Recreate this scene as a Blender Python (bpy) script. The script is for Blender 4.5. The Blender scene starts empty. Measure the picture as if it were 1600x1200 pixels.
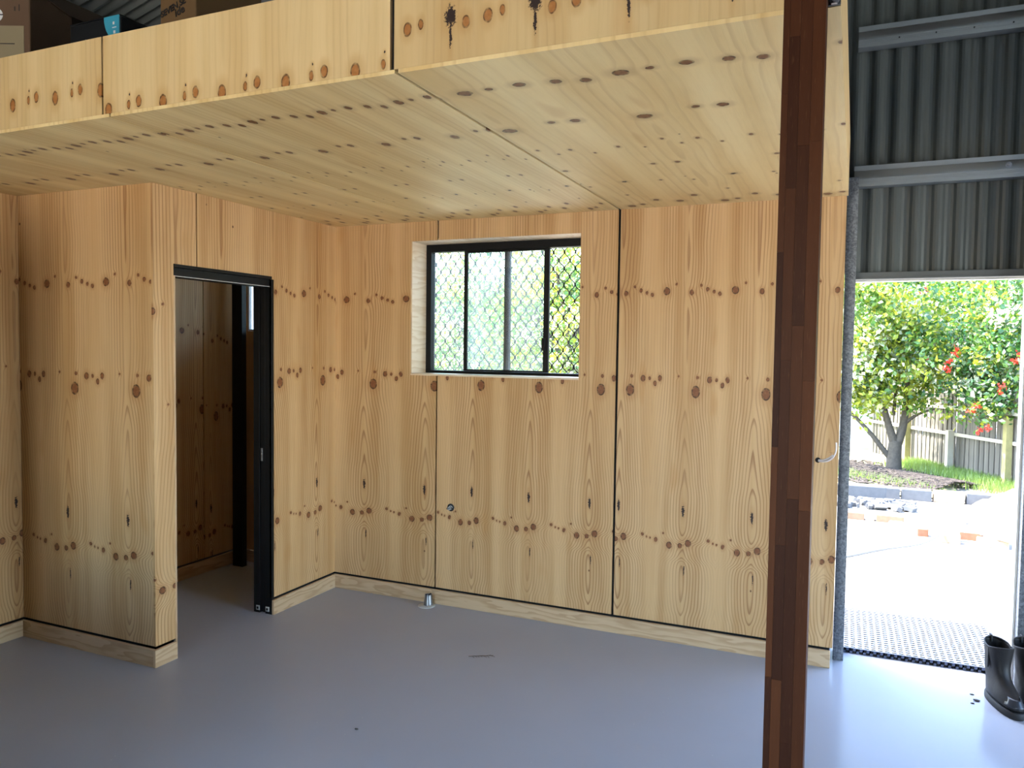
import bpy, bmesh, math, random
import numpy as np
from mathutils import Vector, Matrix

random.seed(7)
rng = np.random.default_rng(7)
S = bpy.context.scene
C = S.collection

# ------------------------------------------------------------------ camera
cam_d = bpy.data.cameras.new('camera')
cam_d.sensor_width = 36.0
cam_d.lens = 36.0 * 1216.97 / 1600.0
cam_d.clip_start = 0.05
cam_d.clip_end = 300
cam = bpy.data.objects.new('camera', cam_d)
C.objects.link(cam)
cam.matrix_world = Matrix((
    (0.9152970985, -0.0305017822, 0.4016227868, 3.26655),
    (0.4025635976, 0.0366425170, -0.9146583383, -4.41307),
    (0.0131822396, 0.9988628370, 0.0458176967, 1.67250),
    (0, 0, 0, 1)))
S.camera = cam

# ------------------------------------------------------------------ light
w = bpy.data.worlds.new('sky')
S.world = w
w.use_nodes = True
wn = w.node_tree
bgn = wn.nodes['Background']
sky = wn.nodes.new('ShaderNodeTexSky')
sky.sky_type = 'NISHITA'
sky.sun_disc = False
sky.sun_elevation = math.radians(58)
sky.sun_rotation = math.radians(-85)
sky.altitude = 50
sky.air_density = 1.0
sky.dust_density = 1.6
sky.ozone_density = 1.0
wn.links.new(sky.outputs[0], bgn.inputs[0])
bgn.inputs[1].default_value = 1.0
sun_d = bpy.data.lights.new('sun', 'SUN')
sun_d.energy = 10.0
sun_d.color = (1.0, 0.93, 0.80)
sun_d.angle = math.radians(0.6)
sun = bpy.data.objects.new('sun', sun_d)
C.objects.link(sun)
sun.rotation_euler = Vector((0.50, 0.08, -0.86)).to_track_quat('-Z', 'Y').to_euler()
S.view_settings.view_transform = 'Standard'
S.view_settings.look = 'None'
S.view_settings.gamma = 1.0
S.view_settings.use_curve_mapping = False
S.view_settings.exposure = 1.7

# ------------------------------------------------------------------ node helper
class V:
    """a socket with arithmetic"""
    def __init__(s, g, sock): s.g, s.s = g, sock
    def _b(s, o, op): return s.g.math(op, s, o)
    def __add__(s, o): return s._b(o, 'ADD')
    def __radd__(s, o): return s._b(o, 'ADD')
    def __mul__(s, o): return s._b(o, 'MULTIPLY')
    def __rmul__(s, o): return s._b(o, 'MULTIPLY')
    def __sub__(s, o): return s._b(o, 'SUBTRACT')
    def __rsub__(s, o): return s.g.math('SUBTRACT', o, s)
    def __truediv__(s, o): return s._b(o, 'DIVIDE')
class G:
    def __init__(s, name):
        s.m = bpy.data.materials.new(name)
        s.m.use_nodes = True
        s.t = s.m.node_tree
        s.n = s.t.nodes
        s.p = s.n['Principled BSDF']
        s.out = s.n['Material Output']
    def put(s, sock, v):
        if isinstance(v, V): s.t.links.new(v.s, sock)
        elif v is not None:
            if hasattr(sock.default_value, '__len__') and len(sock.default_value) == 4 and len(v) == 3: v = (*v, 1)
            sock.default_value = v
    def math(s, op, a, b=None, c=None, clamp=False):
        n = s.n.new('ShaderNodeMath'); n.operation = op; n.use_clamp = clamp
        s.put(n.inputs[0], a)
        if b is not None: s.put(n.inputs[1], b)
        if c is not None: s.put(n.inputs[2], c)
        return V(s, n.outputs[0])
    def vec(s, op, a, b=None, c=None):
        n = s.n.new('ShaderNodeVectorMath'); n.operation = op
        s.put(n.inputs[0], a)
        if b is not None: s.put(n.inputs[1], b)
        if c is not None: s.put(n.inputs[2], c)
        return V(s, n.outputs['Value'] if op in ('LENGTH', 'DISTANCE', 'DOT_PRODUCT') else n.outputs[0])
    def comb(s, x, y, z=0.0):
        n = s.n.new('ShaderNodeCombineXYZ')
        s.put(n.inputs[0], x); s.put(n.inputs[1], y); s.put(n.inputs[2], z)
        return V(s, n.outputs[0])
    def sep(s, v):
        n = s.n.new('ShaderNodeSeparateXYZ'); s.put(n.inputs[0], v)
        return [V(s, o) for o in n.outputs]
    def uv(s):
        n = s.n.new('ShaderNodeUVMap'); n.uv_map = 'UVMap'
        return V(s, n.outputs[0])
    def obj(s):
        return V(s, s.n.new('ShaderNodeTexCoord').outputs['Object'])
    def geo(s):
        return V(s, s.n.new('ShaderNodeNewGeometry').outputs['Position'])
    def rand(s):
        return V(s, s.n.new('ShaderNodeObjectInfo').outputs['Random'])
    def noise(s, vec, scale=1.0, detail=2.0, rough=0.5, dim='3D', color=False):
        n = s.n.new('ShaderNodeTexNoise'); n.noise_dimensions = dim
        s.put(n.inputs['Vector'], vec)
        n.inputs['Scale'].default_value = scale
        n.inputs['Detail'].default_value = detail
        n.inputs['Roughness'].default_value = rough
        return V(s, n.outputs['Color' if color else 'Fac'])
    def white(s, vec):
        n = s.n.new('ShaderNodeTexWhiteNoise'); n.noise_dimensions = '3D'
        s.put(n.inputs['Vector'], vec)
        return V(s, n.outputs['Value'])
    def voro(s, vec, scale, feature='F1'):
        n = s.n.new('ShaderNodeTexVoronoi'); n.feature = feature
        s.put(n.inputs['Vector'], vec); n.inputs['Scale'].default_value = scale
        return n
    def step(s, v, a, b, lo=0.0, hi=1.0):
        n = s.n.new('ShaderNodeMapRange'); n.interpolation_type = 'SMOOTHSTEP'
        s.put(n.inputs['Value'], v)
        n.inputs['From Min'].default_value = a; n.inputs['From Max'].default_value = b
        n.inputs['To Min'].default_value = lo; n.inputs['To Max'].default_value = hi
        return V(s, n.outputs[0])
    def mix(s, f, a, b, mode='MIX'):
        n = s.n.new('ShaderNodeMix'); n.data_type = 'RGBA'; n.blend_type = mode
        s.put(n.inputs[0], f); s.put(n.inputs[6], a); s.put(n.inputs[7], b)
        return V(s, n.outputs[2])
    def curve(s, v, pts):
        n = s.n.new('ShaderNodeFloatCurve'); s.put(n.inputs['Value'], v)
        c = n.mapping.curves[0]
        while len(c.points) > 2: c.points.remove(c.points[1])
        c.points[0].location = pts[0]; c.points[-1].location = pts[-1]
        for q in pts[1:-1]: c.points.new(*q)
        n.mapping.update()
        return V(s, n.outputs[0])
    def bump(s, h, strength=0.2, dist=0.002):
        n = s.n.new('ShaderNodeBump'); s.put(n.inputs['Height'], h)
        n.inputs['Strength'].default_value = strength; n.inputs['Distance'].default_value = dist
        s.put(s.p.inputs['Normal'], V(s, n.outputs[0]))
    def fin(s, color=None, rough=0.5, metal=0.0, spec=0.5):
        s.put(s.p.inputs['Base Color'], color); s.put(s.p.inputs['Roughness'], rough)
        s.put(s.p.inputs['Metallic'], metal); s.put(s.p.inputs['Specular IOR Level'], spec)
        return s.m

def plain(name, col, rough=0.5, metal=0.0, var=0.12, scale=12.0, spec=0.5):
    """simple painted / cast surface with slight mottling"""
    g = G(name)
    n = g.noise(g.obj(), scale, 3.0)
    a = tuple(max(0, x * (1 - var)) for x in col); b = tuple(min(1, x * (1 + var)) for x in col)
    return g.fin(g.mix(n, a, b), rough, metal, spec)

# ------------------------------------------------------------------ plywood
def plywood(name, P, knots, holes=(), gcurve=None, pale=(.67, .445, .225), warm=(.53, .315, .130), line=(.27, .115, .038),
            nrings=6.8, line_amt=0.72, dark_line=(.0, .0), halo=(.42, .20, .07), core=(.17, .06, .02), streak=(14, .55), rot=0.0):
    g = G(name)
    u, v, _ = g.sep(g.uv())
    uv3 = g.comb(u, v, 0.0)
    seed = g.rand() * 13.0
    wob = g.noise(g.comb(u * 3.0, v * 1.4, seed), 1.0, 2.0) - 0.5
    wob2 = g.noise(g.comb(u * 60.0, v * 40.0, 0.0), 1.0, 2.0) - 0.5
    puv = g.comb(u + wob2 * 0.006, v + wob2 * 0.006, 0.0)
    def field(lst):
        acc = None
        for (ku, kv, r, asp) in lst:
            n = g.n.new('ShaderNodeVectorMath'); n.operation = 'WRAP'
            g.put(n.inputs[0], puv)
            n.inputs[1].default_value = (ku + P / 2, 100, 1); n.inputs[2].default_value = (ku - P / 2, -100, -1)
            sx, sy = 1 / (1.13 * r), 1 / (1.13 * r * asp)
            q = g.vec('MULTIPLY_ADD', V(g, n.outputs[0]), (sx, sy, 0), (-ku * sx, -kv * sy, 0))
            d = g.vec('LENGTH', q)
            acc = d if acc is None else g.math('SMOOTH_MIN', acc, d, 0.35)
        return acc
    dk = field(knots)
    dh = field(holes) if holes else None
    # grain field
    uw = g.math('WRAP', u + wob * 0.035, P / 2, -P / 2)
    aw = g.math('ABSOLUTE', uw) / (P / 2)
    h = (g.math('SQRT', aw * aw + 0.006) - 0.077) * 1.75
    if gcurve: h = h + g.curve(v / 2.6, gcurve) * 0.50
    h = h + wob * 0.34
    push = g.math('EXPONENT', dk * -0.55)
    h = h + push * 0.24
    ring = g.math('FRACT', h * nrings)
    prof = g.step(ring, 0.52, 0.88) * g.step(ring, 0.90, 1.0, 1.0, 0.0)
    patch = g.noise(g.comb(u * 7.0, v * 0.9, seed + 5.0), 1.0, 2.0)
    near = g.step(aw, 0.95, 0.45)
    lam = prof * (near * 0.75 + 0.25) * g.step(patch, 0.28, 0.62, 0.25, 1.0) * line_amt
    st = g.noise(g.comb(u * streak[0], v * streak[1], seed), 1.0, 4.0, 0.6)
    fine = g.noise(g.comb(u * 260.0, v * 7.0, 1.0), 1.0, 2.0)
    base = g.mix(g.step(st, 0.3, 0.7), pale, warm)
    base = g.mix(g.math('ABSOLUTE', fine - 0.5) * 0.5, base, tuple(x * 0.6 for x in warm))
    band = g.step(aw, 0.62, 0.98) * 0.45
    base = g.mix(band, base, tuple(min(1, x * 1.08) for x in pale))
    base = g.mix(lam, base, line)
    resin = g.noise(g.comb(u * 9.0, v * 2.4, seed + 8.0), 1.0, 1.0)
    base = g.mix(g.step(resin, .68, .80) * .35, base, (.50, .25, .07))
    # tint of each sheet
    base = g.mix(1.0, base, g.mix(g.rand(), (.94, .93, .91), (1.0, 1.0, 1.0)), 'MULTIPLY')
    base = g.mix(g.step(dk, 3.0, 1.0) * 0.42, base, halo)
    rimn = g.noise(g.comb(u * 55.0, v * 55.0, 3.0), 1.0, 2.0)
    col = g.mix(g.step(dk, 1.22, 1.02) * g.step(rimn, .30, .62, .35, 1.0), base, tuple(x * 0.30 for x in core))
    kc = g.mix(g.noise(puv, 90.0, 2.0), core, tuple(min(1, x * 1.7) for x in core))
    col = g.mix(g.step(dk, 0.98, 0.72) * 0.85, col, kc)
    if dh is not None:
        rag = dh + (g.noise(uv3, 130.0, 3.0, 0.7) - 0.5) * 2.6
        col = g.mix(g.step(dh, 3.2, 0.8) * 0.35, col, halo)
        col = g.mix(g.step(rag, 1.05, 0.75), col, (.025, .012, .010))
    # pin specks
    vn = g.voro(g.comb(u * 5.0, v * 3.2, 0.0), 1.0)
    col = g.mix(g.step(V(g, vn.outputs['Distance']), 0.034, 0.018), col, (.12, .05, .02))
    g.bump(fine, 0.06, 0.001)
    return g.fin(col, 0.52, 0.0, 0.35)

PW = 0.38
wall_knots = [(-.12, 2.007, .015, 1.2), (-.065, 2.046, .005, 1.2), (.021, 1.998, .010, 1.3), (.073, 2.036, .006, 1.2), (.109, 2.014, .008, 1.2),
              (.144, 1.999, .007, 1.2), (.176, 1.988, .008, 1.2), (.056, 1.441, .019, 1.45), (.064, 1.522, .007, 1.2), (.132, 1.510, .011, 1.4),
              (.170, 1.511, .006, 1.5), (-.178, 1.482, .008, 1.6), (-.150, 1.512, .009, 1.6), (-.043, 1.526, .005, 1.1), (-.076, .557, .013, 1.25),
              (-.014, .560, .010, 1.2), (.033, .578, .014, 1.2), (.146, .605, .007, 1.1), (.172, .593, .004, 1.3), (-.188, .588, .004, 1.3),
              (-.154, .581, .008, 1.4), (-.111, .623, .004, 1.3)]
wall_holes = [(0, .763, .008, 3.0), (.001, .742, .005, 3.0), (.012, .42, .003, 9.0)]
gk = [(0, .95), (.055, .60), (.145, .12), (.18, .35), (.21, .95), (.225, .45), (.275, .02), (.36, .25), (.47, .60), (.56, .90), (.64, .93), (.78, .88), (.9, .82), (1, .78)]
m_wall = plywood('wall_plywood', PW, wall_knots, wall_holes, gk)
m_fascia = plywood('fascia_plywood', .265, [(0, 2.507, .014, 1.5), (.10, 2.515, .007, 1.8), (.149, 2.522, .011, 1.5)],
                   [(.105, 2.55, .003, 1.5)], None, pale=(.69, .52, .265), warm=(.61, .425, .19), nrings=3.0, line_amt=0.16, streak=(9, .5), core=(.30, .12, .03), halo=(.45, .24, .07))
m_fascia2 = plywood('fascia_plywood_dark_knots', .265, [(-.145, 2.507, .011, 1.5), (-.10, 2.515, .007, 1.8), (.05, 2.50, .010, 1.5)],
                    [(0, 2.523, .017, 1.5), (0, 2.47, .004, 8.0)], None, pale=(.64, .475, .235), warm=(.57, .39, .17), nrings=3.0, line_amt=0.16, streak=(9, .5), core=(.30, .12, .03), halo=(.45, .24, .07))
soff_knots = [(.04, -2.165, .021, .9), (.13, -2.174, .011, .9), (.236, -2.178, .017, .9), (-.165, -2.164, .015, 1), (-.075, -2.143, .015, 1),
              (0, -1.722, .023, .9), (.185, -1.768, .012, 1), (-.243, -1.758, .016, 1), (-.01, -1.417, .006, 1.6), (.2, -1.30, .005, 1.6), (.05, -1.33, .005, 1.6),
              (-.2, -1.36, .007, 1.6), (.12, -1.38, .007, 1.6), (-.10, -1.32, .004, 1.6), (-.03, -1.03, .010, 1.2), (-.137, -1.031, .009, 1.2), (.03, -.085, .018, 1.3), (-.1, -.283, .014, 1.4),
              (.1, -.117, .012, 1.3), (.2, -.22, .013, 1.4), (-.2, -.15, .016, 1.3), (.09, -.40, .006, 1.5), (-.03, -.66, .005, 1.5), (-.18, -.70, .006, 1.5)]
m_soffit = plywood('soffit_plywood', .516, soff_knots, [(.163, -.72, .014, .9), (-.055, -.74, .004, 1)], None, pale=(.81, .64, .325), warm=(.69, .49, .21),
                   nrings=3.5, line_amt=0.30, streak=(6, .6), core=(.15, .060, .022), halo=(.40, .24, .11), line=(.46, .27, .11))

# ------------------------------------------------------------------ other materials
def pine_board(name, pale=(.60, .43, .26), dark=(.40, .25, .125)):
    g = G(name)
    u, v, _ = g.sep(g.uv())
    sd = g.rand() * 17.0
    wb = g.noise(g.comb(u * 1.6, v * 9.0, sd), 1.0, 3.0)
    r = g.math('FRACT', wb * 7.0 + v * 18.0)
    prof = g.step(r, .3, .9) * g.step(r, .93, 1.0, 1, 0)
    fine = g.noise(g.comb(u * 8.0, v * 300.0, sd), 1.0, 2.0)
    c = g.mix(prof * 0.65, pale, dark)
    c = g.mix(fine * 0.25, c, dark)
    return g.fin(c, .5, 0, .35)
m_pine = pine_board('dressed_pine')
m_pine_lit = pine_board('lit_reveal_pine', (.78, .66, .50), (.62, .46, .28))  # paler than the other pine: window light painted into reveals and sill
m_black = plain('black_paint', (.005, .005, .0055), .5, 0, .3, spec=.2)
m_gap = plain('black_backing', (.004, .004, .0045), .9, 0, .2)
m_dark_in = plain('dark_lining', (.05, .035, .025), .8)
m_steel = plain('steel', (.30, .31, .33), .35, .9)
m_grey_pl = plain('grey_plastic', (.42, .43, .42), .45)
m_white_cable = plain('white_sheathing', (.72, .68, .68), .4)
m_copper = plain('copper_wire', (.75, .45, .22), .35, .8)
m_rubber = plain('black_rubber', (.015, .015, .016), .6)

g = G('floor_epoxy')
p = g.geo()
n1 = g.noise(p, 1.3, 3.0); n2 = g.noise(p, 45.0, 3.0); n3 = g.noise(p, 130.0, 2.0)
vs = g.voro(p, 9.0)
c = g.mix(n1, (.345, .355, .395), (.395, .405, .445))
c = g.mix(g.step(V(g, vs.outputs['Distance']), .03, .015), c, (.5, .5, .5))
g.bump(n2 + n3 * 0.5, 0.05, 0.002)
m_floor = g.fin(c, g.step(n1, .3, .7, .16, .23), 0, .06)

g = G('galvanised_steel')
p = g.obj()
vn = g.voro(p, 120.0)
sp = g.sep(V(g, vn.outputs['Color']))[0]
big = g.noise(p, 75.0, 4.0, .7)
c = g.mix(sp, (.13, .14, .16), (.26, .28, .30))
c = g.mix(g.step(big, .50, .62) * .75, c, (.09, .10, .115))
m_galv = g.fin(c, .45, .55)

m_colorbond = plain('grey_sheet_steel', (.070, .080, .076), .42, .0, .05, 3.0)
m_girt = plain('girt_steel', (.27, .29, .295), .4, .5, .06, 6.0)
m_lintel = plain('flashing', (.10, .105, .10), .45)
m_pale_trim = plain('pale_strip', (.8, .78, .70), .5)

def staves(name):
    g = G(name)
    r = g.rand()
    x, y, z = g.sep(g.obj())
    gr = g.noise(g.comb(x * 90.0, y * 90.0, z * 5.0 + r * 31.0), 1.0, 4.0, .65)
    fl = g.noise(g.comb(x * 420.0, y * 420.0, z * 26.0 + r * 9.0), 1.0, 2.0)
    a = g.mix(r, (.026, .008, .004), (.070, .022, .008))
    b = g.mix(r, (.050, .016, .007), (.120, .042, .015))
    c = g.mix(gr, a, b)
    c = g.mix(g.step(fl, .62, .75) * .4, c, (.17, .085, .04))
    return g.fin(c, .5, 0, .1)
m_merbau = staves('merbau_staves')

g = G('window_glass')
tr = g.n.new('ShaderNodeBsdfTransparent'); tr.inputs[0].default_value = (.93, .97, .96, 1)
gl = g.n.new('ShaderNodeBsdfGlossy'); gl.inputs['Roughness'].default_value = .02
df = g.n.new('ShaderNodeBsdfTranslucent'); df.inputs[0].default_value = (.9, .95, .95, 1)
df2 = g.n.new('ShaderNodeBsdfDiffuse'); df2.inputs[0].default_value = (.8, .84, .84, 1)
fr = g.n.new('ShaderNodeFresnel'); fr.inputs[0].default_value = 1.45
ad = g.n.new('ShaderNodeMixShader'); ad.inputs[0].default_value = .3
g.t.links.new(df.outputs[0], ad.inputs[1]); g.t.links.new(df2.outputs[0], ad.inputs[2])
mx = g.n.new('ShaderNodeMixShader')
dirt = g.noise(g.obj(), 5.0, 4.0)
g.put(mx.inputs[0], g.step(dirt, .3, .7, .05, .11))
g.t.links.new(tr.outputs[0], mx.inputs[1]); g.t.links.new(ad.outputs[0], mx.inputs[2])
mx2 = g.n.new('ShaderNodeMixShader'); g.t.links.new(fr.outputs[0], mx2.inputs[0])
g.t.links.new(mx.outputs[0], mx2.inputs[1]); g.t.links.new(gl.outputs[0], mx2.inputs[2])
g.t.links.new(mx2.outputs[0], g.out.inputs[0])
m_glass = g.m

def leaf_mat(name, col, trans):
    g = G(name)
    n = g.white(g.vec('FLOOR', g.vec('MULTIPLY', g.geo(), (9, 9, 9))))
    c = g.mix(n, tuple(x * .6 for x in col), tuple(min(1, x * 1.35) for x in col))
    g.fin(c, .30, 0, .6)
    t = g.n.new('ShaderNodeBsdfTranslucent'); t.inputs[0].default_value = (*trans, 1)
    m = g.n.new('ShaderNodeMixShader'); m.inputs[0].default_value = .42
    g.t.links.new(g.p.outputs[0], m.inputs[1]); g.t.links.new(t.outputs[0], m.inputs[2])
    g.t.links.new(m.outputs[0], g.out.inputs[0])
    return g.m
leafA = leaf_mat('leaf_lime', (.21, .27, .035), (.42, .44, .03))
leafB = leaf_mat('leaf_green', (.065, .15, .03), (.15, .27, .03))
leafC = leaf_mat('leaf_dark', (.035, .105, .035), (.06, .18, .03))
leafD = leaf_mat('leaf_silver', (.40, .45, .33), (.38, .42, .26))
m_red = leaf_mat('red_petal', (.62, .03, .02), (.7, .06, .03))
m_bark = plain('bark', (.065, .055, .042), .85, 0, .5, 25.0)
m_grass = leaf_mat('grass_blade', (.17, .27, .07), (.24, .34, .07))
m_mulch = plain('bark_mulch', (.036, .028, .024), .9, 0, .6, 30.0)

def ground_mat():
    g = G('sandy_ground')
    p = g.geo()
    n = g.noise(p, 1.1, 4.0); f = g.noise(p, 30.0, 3.0)
    c = g.mix(n, (.19, .175, .15), (.26, .245, .215))
    c = g.mix(f * .3, c, (.15, .135, .115))
    return g.fin(c, .9)
m_ground = ground_mat()
g = G('lawn_soil')
p = g.geo(); n = g.noise(p, 6.0, 4.0)
m_lawn = g.fin(g.mix(g.step(n, .35, .65), (.22, .24, .11), (.36, .35, .24)), .95)
g = G('weathered_paling')
o = g.obj(); x, y, z = g.sep(o)
n = g.noise(g.comb(x * 40.0, y * 40.0, z * 3.0), 1.0, 3.0)
c = g.mix(g.rand(), (.095, .085, .070), (.20, .18, .145))
m_paling = g.fin(g.mix(n * .6, c, (.08, .075, .065)), .85)
m_rail = plain('pale_rail', (.42, .39, .31), .8)
m_post_y = plain('lichen_post', (.24, .22, .09), .85, 0, .3)
m_brick = plain('orange_brick', (.27, .14, .09), .85, 0, .3, 18.0)
m_brick2 = plain('pale_brick', (.34, .25, .17), .85, 0, .25, 18.0)
m_block = plain('grey_block', (.095, .10, .108), .9, 0, .25, 16.0)
m_white_wall = plain('white_render', (.82, .82, .80), .8, 0, .06, 2.0)
m_hose = plain('grey_hose', (.15, .15, .15), .5)
m_mat = plain('mat_polymer', (.30, .30, .31), .5, 0, .15)
m_card = plain('brown_cardboard', (.14, .080, .045), .8, 0, .12, 6.0)
m_card2 = plain('tan_cardboard', (.15, .085, .032), .8, 0, .12, 6.0)
m_label = plain('cream_label', (.31, .25, .15), .7, 0, .05)
m_white = plain('white_print', (.8, .8, .82), .6, 0, .03)
m_ink = plain('black_ink', (.012, .011, .012), .6, 0, .1)
m_black_box = plain('black_carton', (.010, .011, .014), .4, 0, .1)
m_blue = plain('blue_print', (.05, .36, .52), .45, 0, .1)
g = G('boot_leather')
o = g.obj(); n = g.noise(o, 7.0, 4.0, .6); f = g.noise(o, 120.0, 2.0)
g.bump(f + n * 2.0, .25, .002)
m_leather = g.fin(g.mix(n, (.006, .0055, .005), (.020, .017, .015)), g.step(n, .3, .7, .5, .68), 0, .3)
m_sole = plain('boot_sole', (.012, .012, .013), .7)
m_toe = plain('toe_rubber', (.022, .026, .034), .35)

# ------------------------------------------------------------------ mesh helpers
def link(name, me, mat=None, parent=None):
    if mat is not None and not me.materials: me.materials.append(mat)
    o = bpy.data.objects.new(name, me)
    C.objects.link(o)
    if parent is not None: o.parent = parent
    return o
class MB:
    """collects boxes, tubes and lathes into one mesh"""
    def __init__(s): s.v, s.f, s.mi = [], [], []
    def add(s, vs, fs, mi=0):
        k = len(s.v); s.v += [tuple(x) for x in vs]
        s.f += [tuple(i + k for i in f) for f in fs]; s.mi += [mi] * len(fs)
        return s
    def box(s, x0, x1, y0, y1, z0, z1, mi=0, M=None):
        vs = [(x, y, z) for z in (z0, z1) for y in (y0, y1) for x in (x0, x1)]
        if M is not None: vs = [tuple(M @ Vector(q)) for q in vs]
        return s.add(vs, [(0, 2, 3, 1), (4, 5, 7, 6), (0, 1, 5, 4), (2, 6, 7, 3), (0, 4, 6, 2), (1, 3, 7, 5)], mi)
    def tube(s, pts, r, n=8, mi=0, cap=True):
        pts = [Vector(q) for q in pts]
        rs = r if hasattr(r, '__len__') else [r] * len(pts)
        vs, fs = [], []
        up = None
        for i, q in enumerate(pts):
            t = (pts[min(i + 1, len(pts) - 1)] - pts[max(i - 1, 0)]).normalized()
            if up is None:
                up = Vector((0, 0, 1)) if abs(t.z) < .9 else Vector((1, 0, 0))
            a = t.cross(up).normalized(); b = a.cross(t).normalized(); up = b
            for k in range(n):
                an = 2 * math.pi * k / n
                vs.append(q + a * math.cos(an) * rs[i] + b * math.sin(an) * rs[i])
        for i in range(len(pts) - 1):
            for k in range(n):
                k2 = (k + 1) % n
                fs.append((i * n + k, i * n + k2, (i + 1) * n + k2, (i + 1) * n + k))
        if cap:
            fs.append(tuple(range(n - 1, -1, -1))); fs.append(tuple((len(pts) - 1) * n + k for k in range(n)))
        return s.add(vs, fs, mi)
    def lathe(s, prof, c, ax='z', n=24, mi=0):
        vs, fs = [], []
        for r, h in prof:
            for k in range(n):
                a = 2 * math.pi * k / n
                x, y = r * math.cos(a), r * math.sin(a)
                q = {'z': (x, y, h), 'y': (x, h, y), 'x': (h, x, y)}[ax]
                vs.append((q[0] + c[0], q[1] + c[1], q[2] + c[2]))
        for i in range(len(prof) - 1):
            for k in range(n):
                k2 = (k + 1) % n
                fs.append((i * n + k, i * n + k2, (i + 1) * n + k2, (i + 1) * n + k))
        fs.append(tuple(range(n - 1, -1, -1))); fs.append(tuple((len(prof) - 1) * n + k for k in range(n)))
        return s.add(vs, fs, mi)
    def build(s, name, mats, parent=None, smooth=False, bevel=0.0, loc=None):
        me = bpy.data.meshes.new(name)
        vs = s.v
        if loc is not None: vs = [(x - loc[0], y - loc[1], z - loc[2]) for x, y, z in s.v]
        me.from_pydata(vs, [], s.f)
        mats = mats if isinstance(mats, (list, tuple)) else [mats]
        for m in mats: me.materials.append(m)
        me.polygons.foreach_set('material_index', s.mi)
        bm = bmesh.new(); bm.from_mesh(me); bmesh.ops.recalc_face_normals(bm, faces=bm.faces); bm.to_mesh(me); bm.free()
        if smooth:
            me.polygons.foreach_set('use_smooth', [True] * len(me.polygons))
            me.set_sharp_from_angle(angle=math.radians(40))
        o = link(name, me, None, parent)
        if loc is not None: o.location = loc
        if bevel:
            b = o.modifiers.new('edge', 'BEVEL'); b.width = bevel; b.segments = 2; b.limit_method = 'ANGLE'
        return o
def box(name, x0, x1, y0, y1, z0, z1, mat, parent=None, bevel=0.0, loc=None):
    return MB().box(x0, x1, y0, y1, z0, z1).build(name, mat, parent, bevel=bevel, loc=loc)
def empty(name, loc=(0, 0, 0)):
    o = bpy.data.objects.new(name, None); C.objects.link(o); o.location = loc; o.empty_display_size = .1
    return o
def tag(o, label, cat, group=None, kind=None):
    o['label'] = label; o['category'] = cat
    if group: o['group'] = group
    if kind: o['kind'] = kind
    return o
def struct(o): o['kind'] = 'structure'; return o

def panel(name, poly, frame, t, mat, parent, uvf):
    """sheet from a 2-D outline: frame = (origin, axis a, axis b, outward normal); uvf maps (a, b) to UV"""
    o0, a, b, nn = [Vector(q) for q in frame]
    me = bpy.data.meshes.new(name)
    bm = bmesh.new()
    uvl = bm.loops.layers.uv.new('UVMap')
    e = 0.0012
    front = [bm.verts.new(o0 + a * p[0] + b * p[1]) for p in poly]
    back = [bm.verts.new(o0 + a * p[0] + b * p[1] - nn * t) for p in poly]
    m = {v: p for v, p in list(zip(front, poly)) + list(zip(back, poly))}
    bm.faces.new(front)
    n = len(poly)
    for i in range(n):
        j = (i + 1) % n
        bm.faces.new((front[i], front[j], back[j], back[i]))
    bm.faces.new(back[::-1])
    for f in bm.faces:
        for l in f.loops: l[uvl].uv = uvf(*m[l.vert])
    bmesh.ops.recalc_face_normals(bm, faces=bm.faces)
    bmesh.ops.triangulate(bm, faces=[f for f in bm.faces if len(f.verts) > 4])
    bm.to_mesh(me); bm.free()
    return link(name, me, mat, parent)
def board(name, x0, x1, y0, y1, z0, z1, parent, ax, mat=None):
    """solid timber board with UV along its length axis ax"""
    o = MB().box(x0, x1, y0, y1, z0, z1).build(name, mat or m_pine, parent)
    me = o.data; uvl = me.uv_layers.new(name='UVMap')
    oth = [i for i in range(3) if i != ax]
    for poly in me.polygons:
        nax = max(range(3), key=lambda i: abs(poly.normal[i]))
        vax = [i for i in oth if i != nax] or [oth[0]]
        for li in poly.loop_indices:
            co = me.vertices[me.loops[li].vertex_index].co
            uvl.data[li].uv = (co[ax], co[vax[0]] + 3 * nax)
    b = o.modifiers.new('edge', 'BEVEL'); b.width = .0015; b.segments = 1
    return o
def rect(a0, a1, b0, b1): return [(a0, b0), (a1, b0), (a1, b1), (a0, b1)]
def wall_uv(hole, P, dv=0.0, flip=False):
    k = PW / P
    return lambda a, b: ((a - hole) * k, b + dv)

H = 2.4828        # soffit height
PT = .012         # sheet thickness
ZP = .104         # bottom of sheets
# ------------------------------------------------------------------ back wall of the nook
WX0, WX1, WZ0, WZ1 = .600, 1.762, 1.500, 2.360
wall_back = MB()
for r in ((-.137, WX0 - .013, 0, H), (WX1 + .013, 3.19, 0, H), (WX0 - .013, WX1 + .013, 0, WZ0 - .013), (WX0 - .013, WX1 + .013, WZ1 + .013, H)):
    wall_back.box(r[0], r[1], .0125, .06, r[2], r[3])
wall_back = struct(wall_back.build('wall_back', m_gap))
FB = ((0, 0, 0), (1, 0, 0), (0, 0, 1), (0, -1, 0))
J1, J2, gp, g1_, g2_ = .797, 1.997, .004, .005, .0075
panel('plywood_panel', [(0, ZP), (J1 - g1_, ZP), (J1 - g1_, WZ0), (WX0, WZ0), (WX0, WZ1), (J1 - g1_, WZ1), (J1 - g1_, H), (0, H)], FB, PT, m_wall, wall_back, wall_uv(.241, .470, .02))
panel('plywood_panel', [(J1 + g1_, ZP), (J2 - g2_, ZP), (J2 - g2_, H), (J1 + g1_, H), (J1 + g1_, WZ1), (WX1, WZ1), (WX1, WZ0), (J1 + g1_, WZ0)], FB, PT, m_wall, wall_back, wall_uv(1.451, .393, .005))
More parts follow.
